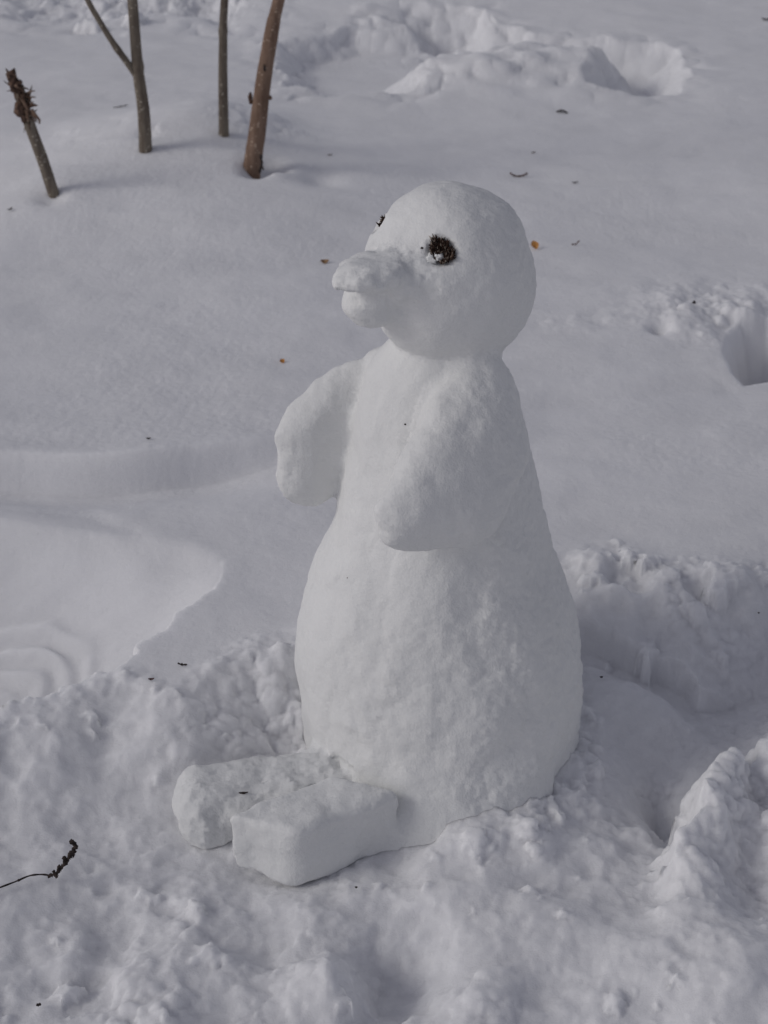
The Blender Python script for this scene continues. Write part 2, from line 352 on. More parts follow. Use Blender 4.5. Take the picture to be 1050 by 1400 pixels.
# ------------------------------------------------------------------ materials
def newmat(name):
    m = bpy.data.materials.new(name); m.use_nodes = True
    b = m.node_tree.nodes['Principled BSDF']; return m, m.node_tree, b
def snow_mat(name, colr, b1=0.45, s1=420, b2=0.5, s2=90, dist=0.0012):
    m, t, b = newmat(name)
    b.inputs['Roughness'].default_value = 0.72; b.inputs['Specular IOR Level'].default_value = 0.18
    b.inputs['Subsurface Weight'].default_value = 1.0; b.inputs['Subsurface Radius'].default_value = (1.0, 1.0, 1.0); b.inputs['Subsurface Scale'].default_value = .006
    tc = t.nodes.new('ShaderNodeTexCoord')
    n0 = t.nodes.new('ShaderNodeTexNoise'); n0.inputs['Scale'].default_value = 5; n0.inputs['Detail'].default_value = 5
    cr = t.nodes.new('ShaderNodeMapRange'); cr.inputs[1].default_value = .3; cr.inputs[2].default_value = .7; cr.inputs[3].default_value = .95; cr.inputs[4].default_value = 1.03
    mx = t.nodes.new('ShaderNodeMix'); mx.data_type = 'RGBA'; mx.blend_type = 'MULTIPLY'; mx.inputs[0].default_value = 1; mx.inputs[6].default_value = (*colr, 1)
    t.links.new(tc.outputs['Object'], n0.inputs['Vector']); t.links.new(n0.outputs[0], cr.inputs[0]); t.links.new(cr.outputs[0], mx.inputs[7])
    t.links.new(mx.outputs[2], b.inputs['Base Color'])
    n1 = t.nodes.new('ShaderNodeTexNoise'); n1.inputs['Scale'].default_value = s1; n1.inputs['Detail'].default_value = 3
    n2 = t.nodes.new('ShaderNodeTexNoise'); n2.inputs['Scale'].default_value = s2; n2.inputs['Detail'].default_value = 6; n2.inputs['Roughness'].default_value = .6
    for n in (n1, n2): t.links.new(tc.outputs['Object'], n.inputs['Vector'])
    u1 = t.nodes.new('ShaderNodeBump'); u1.inputs['Strength'].default_value = b1; u1.inputs['Distance'].default_value = dist
    u2 = t.nodes.new('ShaderNodeBump'); u2.inputs['Strength'].default_value = b2; u2.inputs['Distance'].default_value = dist * 3
    t.links.new(n1.outputs[0], u1.inputs['Height']); t.links.new(n2.outputs[0], u2.inputs['Height'])
    t.links.new(u1.outputs[0], u2.inputs['Normal']); t.links.new(u2.outputs[0], b.inputs['Normal'])
    return m
def snow_mat_packed(*a, **k):
    m = snow_mat(*a, **k); m.node_tree.nodes['Principled BSDF'].inputs['Subsurface Weight'].default_value = 0; return m
M_SNOW = snow_mat('field_snow', (.785, .785, .80)); M_SNOW.node_tree.nodes['Principled BSDF'].inputs['Subsurface Scale'].default_value = .018
M_PENG = snow_mat_packed('packed_snow', (.745, .75, .745), b2=.45, dist=.0011)

def bark_mat(name, c1, c2, spot, sc=60):
    m, t, b = newmat(name); b.inputs['Roughness'].default_value = .75; b.inputs['Specular IOR Level'].default_value = .2
    tc = t.nodes.new('ShaderNodeTexCoord'); mp = t.nodes.new('ShaderNodeMapping'); mp.inputs['Scale'].default_value = (1, 1, .22)
    n = t.nodes.new('ShaderNodeTexNoise'); n.inputs['Scale'].default_value = sc; n.inputs['Detail'].default_value = 6; n.inputs['Roughness'].default_value = .65
    t.links.new(tc.outputs['Object'], mp.inputs[0]); t.links.new(mp.outputs[0], n.inputs['Vector'])
    r = t.nodes.new('ShaderNodeValToRGB'); r.color_ramp.elements[0].position = .35; r.color_ramp.elements[1].position = .68
    r.color_ramp.elements[0].color = (*c1, 1); r.color_ramp.elements[1].color = (*c2, 1); t.links.new(n.outputs[0], r.inputs[0])
    mp2 = t.nodes.new('ShaderNodeMapping'); mp2.inputs['Scale'].default_value = (1, 1, 1.5)
    v = t.nodes.new('ShaderNodeTexVoronoi'); v.inputs['Scale'].default_value = 95; t.links.new(tc.outputs['Object'], mp2.inputs[0]); t.links.new(mp2.outputs[0], v.inputs['Vector'])
    mr = t.nodes.new('ShaderNodeMapRange'); mr.inputs[1].default_value = .30; mr.inputs[2].default_value = .18; mr.inputs[3].default_value = 0; mr.inputs[4].default_value = 1
    t.links.new(v.outputs['Distance'], mr.inputs[0])
    n3 = t.nodes.new('ShaderNodeTexNoise'); n3.inputs['Scale'].default_value = 45; t.links.new(tc.outputs['Object'], n3.inputs['Vector'])
    mr3 = t.nodes.new('ShaderNodeMapRange'); mr3.inputs[1].default_value = .48; mr3.inputs[2].default_value = .56; t.links.new(n3.outputs[0], mr3.inputs[0])
    mu = t.nodes.new('ShaderNodeMath'); mu.operation = 'MULTIPLY'; t.links.new(mr.outputs[0], mu.inputs[0]); t.links.new(mr3.outputs[0], mu.inputs[1])
    mx = t.nodes.new('ShaderNodeMix'); mx.data_type = 'RGBA'; mx.inputs[7].default_value = (*spot, 1); t.links.new(mu.outputs[0], mx.inputs[0]); t.links.new(r.outputs[0], mx.inputs[6])
    t.links.new(mx.outputs[2], b.inputs['Base Color'])
    bu = t.nodes.new('ShaderNodeBump'); bu.inputs['Strength'].default_value = .6; bu.inputs['Distance'].default_value = .002
    t.links.new(n.outputs[0], bu.inputs['Height']); t.links.new(bu.outputs[0], b.inputs['Normal']); return m
M_BARK_G = bark_mat('grey_bark', (.10, .078, .062), (.22, .19, .15), (.42, .38, .32))
M_BARK_B = bark_mat('brown_bark', (.14, .088, .062), (.25, .17, .125), (.48, .38, .30))
def plain_mat(name, c1, c2, sc=80, rough=.8):
    m, t, b = newmat(name); b.inputs['Roughness'].default_value = rough; b.inputs['Specular IOR Level'].default_value = .2
    tc = t.nodes.new('ShaderNodeTexCoord'); n = t.nodes.new('ShaderNodeTexNoise'); n.inputs['Scale'].default_value = sc; n.inputs['Detail'].default_value = 4
    r = t.nodes.new('ShaderNodeValToRGB'); r.color_ramp.elements[0].color = (*c1, 1); r.color_ramp.elements[1].color = (*c2, 1)
    r.color_ramp.elements[0].position = .38; r.color_ramp.elements[1].position = .62
    t.links.new(tc.outputs['Object'], n.inputs['Vector']); t.links.new(n.outputs[0], r.inputs[0]); t.links.new(r.outputs[0], b.inputs['Base Color']); return m
M_TORN = plain_mat('torn_bark', (.045, .028, .022), (.16, .10, .072), 120)
M_WOOD = plain_mat('bare_wood', (.34, .22, .14), (.50, .36, .25), 90)
M_CONE = plain_mat('dead_brown_scales', (.016, .010, .008), (.075, .040, .028), 300)
M_STRAW = plain_mat('pale_bristles', (.16, .11, .08), (.42, .36, .30), 200)
M_DARK = plain_mat('dark_twig', (.018, .014, .014), (.06, .045, .04), 200)
M_REDBR = plain_mat('red_brown_twig', (.06, .03, .025), (.14, .07, .055), 200)
M_ORANGE = plain_mat('orange_leaf', (.50, .22, .06), (.66, .34, .12), 150)
M_TAN = plain_mat('dry_tan_leaf', (.25, .15, .08), (.38, .25, .14), 150)

# ------------------------------------------------------------------ object helpers
def link(name, me, mat, parent=None, label=None):
    o = bpy.data.objects.new(name, me); col.objects.link(o)
    if mat: me.materials.append(mat)
    if parent: o.parent = parent
    if label: o['label'] = label
    return o
def tag(o, label, cat, group=None):
    o['label'] = label; o['category'] = cat
    if group: o['group'] = group
    return o
def empty(name, loc):
    o = bpy.data.objects.new(name, None); o.location = loc; col.objects.link(o); o.empty_display_size = .05; return o

# ------------------------------------------------------------------ ground object
ny, nx = GX.shape
idx = np.arange(nx * ny).reshape(ny, nx)
F = np.stack([idx[:-1, :-1], idx[:-1, 1:], idx[1:, 1:], idx[1:, :-1]], -1).reshape(-1, 4)
# push the skin in and out along its normals so that steep and crumbly faces are not simple extrusions
def normals_of(P):
    du = np.gradient(P, axis=1); dv = np.gradient(P, axis=0); n = np.cross(du, dv); return n / (np.linalg.norm(n, axis=-1, keepdims=True) + 1e-12)
def cauli(x, y, z, sc, seed):
    """height of rounded grains of size sc packed together, 0..1, at points in space"""
    x = x / sc; y = y / sc; z = z / sc; xi = np.floor(x).astype(np.int64); yi = np.floor(y).astype(np.int64); zi = np.floor(z).astype(np.int64)
    best = np.zeros(x.shape, np.float32)
    for a in (-1, 0, 1):
        for b in (-1, 0, 1):
            for c in (-1, 0, 1):
                g_ = _G[_hash(xi + a, yi + b, zi + c + seed * 57)]
                q = (xi + a + .5 + g_[..., 0] * .45 - x) ** 2 + (yi + b + .5 + g_[..., 1] * .45 - y) ** 2 + (zi + c + .5 + g_[..., 2] * .45 - z) ** 2
                r2 = (.62 + .38 * g_[..., 0] * g_[..., 2] * 2) ** 2
                best = np.maximum(best, np.sqrt(np.maximum(r2 - q, 0)))
    return best
P = np.stack([GX, GY, GH], -1); NN = normals_of(P)
for q in range(2): NN[1:-1, 1:-1] = (NN[1:-1, 1:-1] * 2 + NN[:-2, 1:-1] + NN[2:, 1:-1] + NN[1:-1, :-2] + NN[1:-1, 2:]) / 6
sh = sst(0.03, -0.02, GSD); steepn = sst(.93, .6, NN[..., 2]) * np.where(GSD < .05, 1, sst(1.5, 3, GY)) * sst(60, 8, GY)
patch = sst(-.5, .6, fbm(GX, GY, scale=.22, octs=2, seed=99))
am = np.clip(sh * (.35 + .65 * patch) + .8 * steepn, 0, 1.1)
tri = lambda x, y, z, sc, o, sd_: fbm(x, y, z, scale=sc, octs=o, seed=sd_)
def crumb(x, y, z, sc, o, sd_):
    v = 0; a = 1.0; q = 1.0 / sc
    for k in range(o):
        v = v + a * (np.abs(perlin(x * q, y * q, z * q, sd_ + k)) * 2 - .55); a *= .62; q *= 1.95
    return v
D1 = tri(GX, GY, GH, .055, 2, 101); D2 = fbm(GX + .01 * D1, GY, GH, scale=.030, octs=3, seed=105, gain=.68)
msk = (am > .02) & (GY < .75) & (np.abs(GX) < .75) & (GY > -.95)
CA = np.zeros(GX.shape, np.float32); px_, py_, pz_ = GX[msk], GY[msk], GH[msk]
wv = .006 * fbm(px_, py_, pz_, scale=.02, octs=2, seed=111)
rag = sst(-.10, .65, fbm(px_, py_, scale=.13, octs=3, seed=113))
CA[msk] = (.013 * cauli(px_ + wv, py_ - wv, pz_, .034, 1) * (.15 + .80 * rag) + .0075 * cauli(px_ - wv, py_, pz_ + wv, .015, 2) * (.12 + .80 * rag) - .006)
far_ = (GY > 2.2) & (np.abs(GX) < 2.2) & (GY < 6.2); fx_, fy_, fz_ = GX[far_], GY[far_], GH[far_]
fm = np.clip(np.abs(sst(.985, .90, NN[..., 2][far_])) + .0, 0, 1)
CA[far_] = fm * (.014 * cauli(fx_, fy_, fz_, .09, 3) + .008 * cauli(fx_, fy_, fz_, .045, 4) - .007)
am_f = np.where(far_, 1.0, am)
hol_l = on_z(235, 975, .0); hol_r = on_z(850, 970, .02)
soft = (1 - .85 * np.exp(-((GX - hol_l[0]) / .13) ** 2 - ((GY - hol_l[1]) / .10) ** 2)) * (1 - .75 * np.exp(-((GX - hol_r[0]) / .10) ** 2 - ((GY - hol_r[1]) / .13) ** 2))
P += NN * (am_f * CA * soft)[..., None]
P += NN * (am * (1 - .6 * np.exp(-((GX + .27) / .17) ** 2 - ((GY - .02) / .10) ** 2)) * (.0028 * D1 + .0020 * D2 * (.20 + .9 * patch)))[..., None]
del D1, D2, NN
ground = link('ground', fast_mesh('ground', P.reshape(-1, 3), F), M_SNOW)
ground['kind'] = 'structure'

# ------------------------------------------------------------------ the snow penguin: one field of distances, cut into its parts
h = 0.0031
lo = np.array([-0.36, -0.36, -0.075]); hi = np.array([0.315, 0.245, 0.86])
ax = [np.arange(lo[i], hi[i], h, dtype=np.float32) for i in range(3)]
X, Y, Z = np.meshgrid(*ax, indexing='ij')
def smin(a, b, k):
    t = np.clip(0.5 + 0.5 * (b - a) / k, 0, 1); return b * (1 - t) + a * t - k * t * (1 - t)
def ell(c, r):
    q = np.sqrt(((X - c[0]) / r[0]) ** 2 + ((Y - c[1]) / r[1]) ** 2 + ((Z - c[2]) / r[2]) ** 2)
    return (q - 1) * min(r)
def frame(nrm):                 # thickness axis nrm (horizontal), u along the slab, z up
    n = np.array(nrm, float); n /= np.linalg.norm(n); return n
def slab_chain(pts, rad, n, sc, q=None):
    """rounded slab: chain of round cones in a space squeezed along n"""
    n = np.array(n, float); n /= np.linalg.norm(n)
    p0 = np.array(pts[0], float)
    w = (X - p0[0]) * n[0] + (Y - p0[1]) * n[1] + (Z - p0[2]) * n[2]
    def sq(p):
        p = np.array(p, float); ww = (p - p0) @ n; return p + n * ww * (sc - 1)
    XX = X + n[0] * w * (sc - 1); YY = Y + n[1] * w * (sc - 1); ZZ = Z + n[2] * w * (sc - 1)
    d = None
    for i in range(len(pts) - 1):
        a = sq(pts[i]); b = sq(pts[i + 1]); e = b - a
        t = np.clip(((XX - a[0]) * e[0] + (YY - a[1]) * e[1] + (ZZ - a[2]) * e[2]) / (e @ e), 0, 1)
        dd = np.sqrt((XX - a[0] - t * e[0]) ** 2 + (YY - a[1] - t * e[1]) ** 2 + (ZZ - a[2] - t * e[2]) ** 2) - (rad[i] * (1 - t) + rad[i + 1] * t)
        d = dd if d is None else smin(d, dd, .015)
    return d / sc * 1.15
def rbox(c, half, yaw, rnd, taper=0.0, pitch=0.0, skew=0.0):
    cs, sn = math.cos(yaw), math.sin(yaw)
    x = (X - c[0]) * cs + (Y - c[1]) * sn; y = -(X - c[0]) * sn + (Y - c[1]) * cs; z = Z - c[2]
    if pitch:
        z = z - x * math.tan(pitch)
    y = y * (1 + taper * x); x = x + skew * y
    qx = np.abs(x) - half[0] + rnd; qy = np.abs(y) - half[1] + rnd; qz = np.abs(z) - half[2] + rnd
    return np.sqrt(np.maximum(qx, 0) ** 2 + np.maximum(qy, 0) ** 2 + np.maximum(qz, 0) ** 2) + np.minimum(np.maximum(qx, np.maximum(qy, qz)), 0) - rnd
# body
cz = np.interp(ax[2], BZ, BC).astype(np.float32); rz = np.interp(ax[2], BZ, BR).astype(np.float32)
kern = np.hanning(15); kern /= kern.sum()
pad = lambda a: np.concatenate([np.full(7, a[0]), a, np.full(7, a[-1])])
cz = np.convolve(pad(cz), kern, 'valid').astype(np.float32); rz = np.convolve(pad(rz), kern, 'valid').astype(np.float32)
top = BZ[-1]
rz = np.where(ax[2] > top, rz - (ax[2] - top) * 1.5, rz).astype(np.float32)
th_ = np.arctan2(Y, X - cz)
fl_ = .085 * np.clip((.14 - Z) / .14, 0, 1.2) ** 2 * np.clip(3.0 * np.cos(th_ - R(-88)) - 2.0, 0, 1)
d_body = (np.hypot(X - cz, Y / 0.97) - rz - fl_) * 0.90; del fl_
d_body = np.maximum(d_body, Z - 0.66)
# the belly panel between the flippers stands slightly proud
d_body = d_body
# head
HC = np.array(on_y(614, 370, 0.0)); s_ = 1 / pxm(614, 370)
d_head = ell(HC, (115 * s_, 112 * s_, 119 * s_))
d_head = smin(d_head, ell(on_y(640, 392, .01), (90 * s_, 92 * s_, 104 * s_)), .02)
d_head = smin(d_head, ell(on_y(592, 425, -.01), (66 * s_, 66 * s_, 62 * s_)), .02)
FA = R(53); fdir = np.array([-math.sin(FA), -math.cos(FA), 0]); ldir = np.array([-math.cos(FA), math.sin(FA), 0])
# bill
def on_plane_f(px, py, Yv): return np.array(on_y(px, py, Yv))
up0 = on_plane_f(560, 380, -.060); up1 = on_plane_f(515, 371, -.083); up2 = on_plane_f(487, 373, -.096)
d_up = slab_chain([up0, up1, up2], [.042, .036, .031], (-0.16, 0, 1), 2.35)
lw0 = on_plane_f(540, 408, -.045); lw1 = on_plane_f(512, 409, -.062); lw2 = on_plane_f(500, 411, -.068)
d_lw = slab_chain([lw0, lw1, lw2], [.026, .028, .027], (0.0, 0.1, 1), 1.05)
# flippers
f0 = on_y(522, 522, .045); f1 = on_y(470, 558, .035); f2 = on_y(434, 602, .02); f3 = on_y(422, 651, .01)
d_ff = slab_chain([f0, f1, f2, f3], [.040, .048, .050, .046], (0.30, -0.93, 0.12), 2.0)
dish = slab_chain([on_y(482, 545, -.004), on_y(462, 590, -.014), on_y(460, 670, -.022)], [.018, .034, .040], (0.40, -0.90, 0.12), 1.6)
d_ff = -smin(-d_ff, dish, .014)
n0 = on_y(648, 520, -.055); n1 = on_y(628, 580, -.090); n2 = on_y(600, 645, -.130); n3 = on_y(567, 700, -.172)
d_nf = slab_chain([n0, n1, n2, n3], [.036, .044, .052, .044], (0.30, -0.90, 0.1), 1.5)
d_nf = smin(d_nf, slab_chain([on_y(660, 560, -.055), on_y(655, 620, -.086), on_y(628, 692, -.130)], [.045, .056, .052], (0.3, -.9, .1), 1.3), .03)
d_nf = smin(d_nf, slab_chain([on_y(548, 722, -.160), on_y(572, 720, -.150)], [.024, .026], (0.3, -.9, .1), 1.2), .02)
# feet
YAW = math.atan2(-.066, -.107)
d_nft = rbox((-.088, -.238, .047), (.076, .038, .047), YAW, .011, skew=.80, pitch=.03) * .85
d_fft = rbox((-.150, -.156, .034), (.122, .054, .042), math.atan2(-.26, -.96), .036, taper=.6, pitch=.05)

# surface wobble near the skin
d_all = smin(d_body, d_nf, .013); d_all = smin(d_all, d_ff, .014)
d_hd = smin(smin(d_head, d_lw, .016), d_up, .022)
d_all = smin(d_all, d_hd, .012)
d_fft = np.maximum(d_fft, -(d_nft - .015)); d_ft = np.minimum(d_fft, d_nft)
d_all = smin(d_all, d_ft, .010)
# sockets of the eyes
def surf_dir(az, el):
    return np.array([-math.sin(az) * math.cos(el), -math.cos(az) * math.cos(el), math.sin(el)])
def eye_pos(px, py):            # first meeting of that sight line with the head
    r = np.array(ray(px, py)); t = 1.5
    o = np.array([0, CAM_Y, CAM_H]); rr = np.array([115 * s_, 112 * s_, 119 * s_])
    while t < 2.6:
        p = o + r * t
        if (((p - HC) / rr) ** 2).sum() < 1: return p
        t += .0005
    return HC + fdir * .1
E1 = eye_pos(604, 344)
E2 = eye_pos(502, 312)
mir = E1 - HC; mir = mir - 2 * (mir @ ldir) * ldir; E2 = HC + mir
E2 = HC + (E2 - HC) * .932 + np.array([-.001, -.003, .006])
for E in (E1, E2):
    nn = (E - HC) / np.linalg.norm(E - HC); c = E + nn * .0045
    de = np.sqrt((X - c[0]) ** 2 + (Y - c[1]) ** 2 + (Z - c[2]) ** 2) - .019
    d_all = -smin(-d_all, de, .006)
near = np.abs(d_all) < .03
xs, ys, zs = X[near], Y[near], Z[near]
low = sst(.25, .0, zs)
nz = (.0050 - .0022 * sst(.50, .56, zs)) * fbm(xs, ys, zs * .7, scale=.10, octs=2, seed=201) + .0022 * fbm(xs, ys, zs, scale=.055, octs=2, seed=203) + .0011 * fbm(xs, ys, zs * .6, scale=.03, octs=2, seed=205)
foot = (np.minimum(d_nft, d_fft)[near] < .012)
nz = nz + np.where(d_fft[near] < d_nft[near], .0055, .0010) * foot * fbm(xs, ys, zs, scale=.035, octs=3, seed=211)
mid = sst(.40, .22, zs) * sst(-.10, .0, xs)
nz = nz + .0016 * mid * fbm(xs, ys, zs, scale=.022, octs=2, seed=219) + .0016 * fbm(xs, ys, zs * .45, scale=.045, octs=2, seed=223)
bill = (np.minimum(d_up, d_lw)[near] < .006)
nz = nz + .0027 * bill * fbm(xs, ys, zs, scale=.025, octs=3, seed=227)
back = sst(.02, .12, xs - .05)
nz = nz + (.0005 + .0013 * back) * fbm(xs, ys, zs, scale=.010, octs=2, seed=215)
flp = (np.minimum(d_nf, d_ff)[near] < .010); hdm = sst(.50, .56, zs)
ck = (1 - .75 * hdm) * np.where(flp, .15, 1.0) * np.where(foot, .3, 1.0)
nz = nz + .0022 * flp * fbm(xs, ys, zs, scale=.045, octs=3, seed=231)
nz = nz + ck * (.0020 - .0042 * cauli(xs, ys, zs * .8, .060, 9))
d_all[near] += nz

def surface_nets(D):
    s = D < 0; nx_, ny_, nz_ = D.shape
    c = [D[i:nx_ - 1 + i, j:ny_ - 1 + j, k:nz_ - 1 + k] for i in (0, 1) for j in (0, 1) for k in (0, 1)]
    cnt = sum((q < 0).astype(np.int8) for q in c); act = (cnt > 0) & (cnt < 8)
    I = np.argwhere(act); vid = np.full(act.shape, -1, np.int64); vid[act] = np.arange(len(I))
    vals = np.stack([q[act] for q in c], 1); offs = np.array([(i, j, k) for i in (0, 1) for j in (0, 1) for k in (0, 1)], float)
    acc = np.zeros((len(I), 3)); n = np.zeros(len(I))
    for a in range(8):
        for b in range(a + 1, 8):
            if np.abs(offs[a] - offs[b]).sum() != 1: continue
            va, vb = vals[:, a], vals[:, b]; cr = (va < 0) != (vb < 0)
            t = np.where(cr, va / np.where(cr, va - vb, 1), 0)
            acc += np.where(cr[:, None], offs[a] + (offs[b] - offs[a]) * t[:, None], 0); n += cr
    V = (I + acc / n[:, None]) * h + lo
    Fs = []
    for axn in range(3):
        sl0 = [slice(1, -1)] * 3; sl1 = [slice(1, -1)] * 3
        sl0[axn] = slice(0, -1); sl1[axn] = slice(1, None)
        a = s[tuple(sl0)]; b = s[tuple(sl1)]; E = np.argwhere(a != b); ori = a[a != b]
        E[:, [q for q in range(3) if q != axn]] += 1
        u, v = [(1, 2), (2, 0), (0, 1)][axn]
        def g(du, dv):
            q = E.copy(); q[:, u] -= du; q[:, v] -= dv; return vid[q[:, 0], q[:, 1], q[:, 2]]
        quad = np.stack([g(1, 1), g(0, 1), g(0, 0), g(1, 0)], 1)
        quad[~ori] = quad[~ori][:, ::-1]; Fs.append(quad)
    Fq = np.concatenate(Fs); return V, Fq[(Fq >= 0).all(1)]
V, Fq = surface_nets(d_all)
gD = np.gradient(d_all, h)
vi = np.clip(np.round((V - lo) / h).astype(int), 0, np.array(X.shape) - 1)
N = np.stack([g_[vi[:, 0], vi[:, 1], vi[:, 2]] for g_ in gD], 1); N /= np.linalg.norm(N, axis=1)[:, None] + 1e-9
parts = [('body', d_body), ('head', d_head), ('upper_bill', d_up - .004), ('lower_bill', d_lw - .003), ('flipper', d_ff - .004), ('flipper', d_nf - .006), ('foot', d_nft), ('foot', d_fft)]
lab = np.argmin(np.stack([p[1][vi[:, 0], vi[:, 1], vi[:, 2]] for p in parts], 1), 1)
flab = np.array([lab[Fq[:, i]] for i in range(4)]); fl = np.sort(flab, 0)[1]
root = empty('snow_penguin', (BC[3], 0, 0.0)); rl = np.array([BC[3], 0, 0])
tag(root, 'white penguin sculpted from packed snow, standing in dug snow with bristly dark eyes', 'snow penguin')
plabel = {4: 'flipper on the far side, held out with a rounded outer edge', 5: 'flipper on the near side, lying down across the belly', 6: 'block-shaped near foot with a shaded flat side', 7: 'far foot, longer and rougher, with a dark speck on top'}
pobj = {}
del gD
for i, (nm, _) in enumerate(parts):
    f = Fq[fl == i]
    if not len(f): continue
    us, inv = np.unique(f, return_inverse=True)
    me = fast_mesh(nm, V[us] - rl, inv.reshape(f.shape))
    try: me.normals_split_custom_set_from_vertices(N[us].astype(float).tolist())
    except Exception as e: print('normals', e)
    pobj[i] = link(nm, me, M_PENG, root, plabel.get(i))
del X, Y, Z, d_all, d_body, d_head, d_up, d_lw, d_ff, d_nf, d_nft, d_fft, d_hd, d_ft, th_

# ------------------------------------------------------------------ small mesh builder
class MB:
    def __init__(s): s.v = []; s.f = []; s.mi = []
    def tube(s, pts, rad, n=10, mi=0, jit=0.0, rd=None, cap=True):
        pts = [Vector(p) for p in pts]; b = len(s.v)
        for i, p in enumerate(pts):
            d = (pts[min(i + 1, len(pts) - 1)] - pts[max(i - 1, 0)]).normalized()
            a = d.cross(Vector((0.13, 1, 0.07))).normalized(); c = d.cross(a).normalized()
            for k in range(n):
                an = 2 * math.pi * k / n; r = rad[i] * (1 + (rd.uniform(-jit, jit) if rd else 0))
                s.v.append(p + a * r * math.cos(an) + c * r * math.sin(an))
        for i in range(len(pts) - 1):
            for k in range(n):
                s.f.append((b + i * n + k, b + i * n + (k + 1) % n, b + (i + 1) * n + (k + 1) % n, b + (i + 1) * n + k)); s.mi.append(mi)
        if cap:
            s.f.append(tuple(b + k for k in range(n))[::-1]); s.f.append(tuple(b + (len(pts) - 1) * n + k for k in range(n))); s.mi += [mi, mi]
    def blob(s, c, r, mi=0, sq=(1, 1, 1), seed=0, rough=.25, n=7):
        b = len(s.v); c = Vector(c)
        for i in range(1, n):
            for k in range(n + 3):
                th = math.pi * i / n; ph = 2 * math.pi * k / (n + 3)
                d = Vector((math.sin(th) * math.cos(ph), math.sin(th) * math.sin(ph), math.cos(th)))
                q = r * (1 + rough * mnoise.noise(d * 1.7 + Vector((seed * 3.1, 0, 0))))
                s.v.append(c + Vector((d.x * sq[0], d.y * sq[1], d.z * sq[2])) * q)
        m = n + 3
        for i in range(n - 2):
            for k in range(m):
                s.f.append((b + i * m + k, b + (i + 1) * m + k, b + (i + 1) * m + (k + 1) % m, b + i * m + (k + 1) % m)); s.mi.append(mi)
        s.f.append(tuple(b + k for k in range(m))); s.f.append(tuple(b + (n - 2) * m + k for k in range(m))[::-1]); s.mi += [mi, mi]
    def sliver(s, a, d, L, w, mi=0, bend=None, t=.35):
        """a thin pointed scale with thickness"""
        a = Vector(a); d = Vector(d).normalized(); bend = Vector(bend) if bend else Vector((0, 0, 0))
        p1 = a + d * L * .5 + bend * .4; p2 = a + d * L + bend
        s.tube([a, p1, p2], [w, w * .8, w * .12], n=4, mi=mi)
    def leaf(s, c, L, Wd, yaw, mi=0, curl=.3, th=.0006, tilt=0.0):
        b = len(s.v); n = 8; c = Vector(c)
        for side in (0, 1):
            for i in range(n + 1):
                t = i / n; w = Wd * math.sin(math.pi * min(max(t, .02), .98)) ** .7
                for q in (-1, 0, 1):
                    x = (t - .5) * L; y = q * w * .5; z = curl * L * (t - .5) ** 2 * 2 + curl * Wd * abs(q) * .5 + (th if side else 0) + y * tilt
                    s.v.append(c + Vector((x * math.cos(yaw) - y * math.sin(yaw), x * math.sin(yaw) + y * math.cos(yaw), z)))
        o = 3 * (n + 1)
        for i in range(n):
            for q in (0, 1):
                f = (b + i * 3 + q, b + i * 3 + q + 1, b + (i + 1) * 3 + q + 1, b + (i + 1) * 3 + q)
                s.f.append(f[::-1]); s.f.append(tuple(k + o for k in f)); s.mi += [mi, mi]
        for i in range(n):
            for q in (0, 2):
                f = (b + i * 3 + q, b + (i + 1) * 3 + q, b + (i + 1) * 3 + q + o, b + i * 3 + q + o); s.f.append(f if q == 0 else f[::-1]); s.mi.append(mi)
    def build(s, name, mats, parent=None, origin=None, label=None, smooth=True):
        o0 = Vector(origin) if origin is not None else Vector((0, 0, 0))
        me = bpy.data.meshes.new(name); me.from_pydata([v - o0 for v in s.v], [], s.f); me.update()
        mats = mats if isinstance(mats, list) else [mats]
        for m in mats: me.materials.append(m)
        for p, i in zip(me.polygons, s.mi): p.material_index = i; p.use_smooth = smooth
        o = bpy.data.objects.new(name, me); col.objects.link(o)
        if parent is not None: o.parent = parent
        elif origin is not None: o.location = o0
        if label: o['label'] = label
        return o

# ------------------------------------------------------------------ eyes: tufts of dead brown scales pressed in
rl_v = Vector((BC[3], 0, 0))
def eye(E, seed, label, k_=1.0):
    rd = random.Random(seed); mb = MB(); E = Vector(E); nn = (E - Vector(HC)).normalized()
    t1 = nn.cross(Vector((0, 0, 1))).normalized(); t2 = nn.cross(t1).normalized()
    mb.blob(E - nn * .015, .0110, 0, seed=seed, rough=.8)
    for k in range(620):
        an = rd.uniform(0, 6.283); q = math.sqrt(rd.random()) * (1 + .22 * math.sin(an * 2 + seed) + .12 * math.sin(an * 5))
        off = (t1 * math.cos(an) * q * .0128 + t2 * math.sin(an) * q * .0138) * k_
        d = nn * rd.uniform(.2, .7) + off * rd.uniform(0, 18) + Vector((rd.gauss(0, .25), rd.gauss(0, .25), rd.gauss(0, .4) + .55))
        p = E - nn * (.011 * (1 - q * q * .6) - .005 * rd.random()) + off * .9
        mb.sliver(p, d, rd.uniform(.0035, .0085) * k_, rd.uniform(.0006, .0014), 1 if rd.random() < .20 else 0, bend=off * rd.uniform(-.1, .2))
    ob = mb.build('eye', [M_CONE, M_STRAW], root, origin=rl_v, label=label)
    sb = MB()
    sb.blob(E + t1 * -.011 * (1 if t1.x > 0 else -1) - Vector((0, 0, .010)) + nn * .000, .0072, seed=seed + 3, rough=.9, n=11)
    sb.blob(E + t1 * (-.003) * (1 if t1.x > 0 else -1) - Vector((0, 0, .008)) + nn * .004, .0045, seed=seed + 5, rough=1.0, n=11)
    s2 = sb.build('snow_clump', M_PENG, ob, origin=rl_v)
    return ob
eye(E1, 3, 'dark bristly eye facing the viewer')
eye(E2, 8, 'dark bristly eye on the far side of the head', .65)

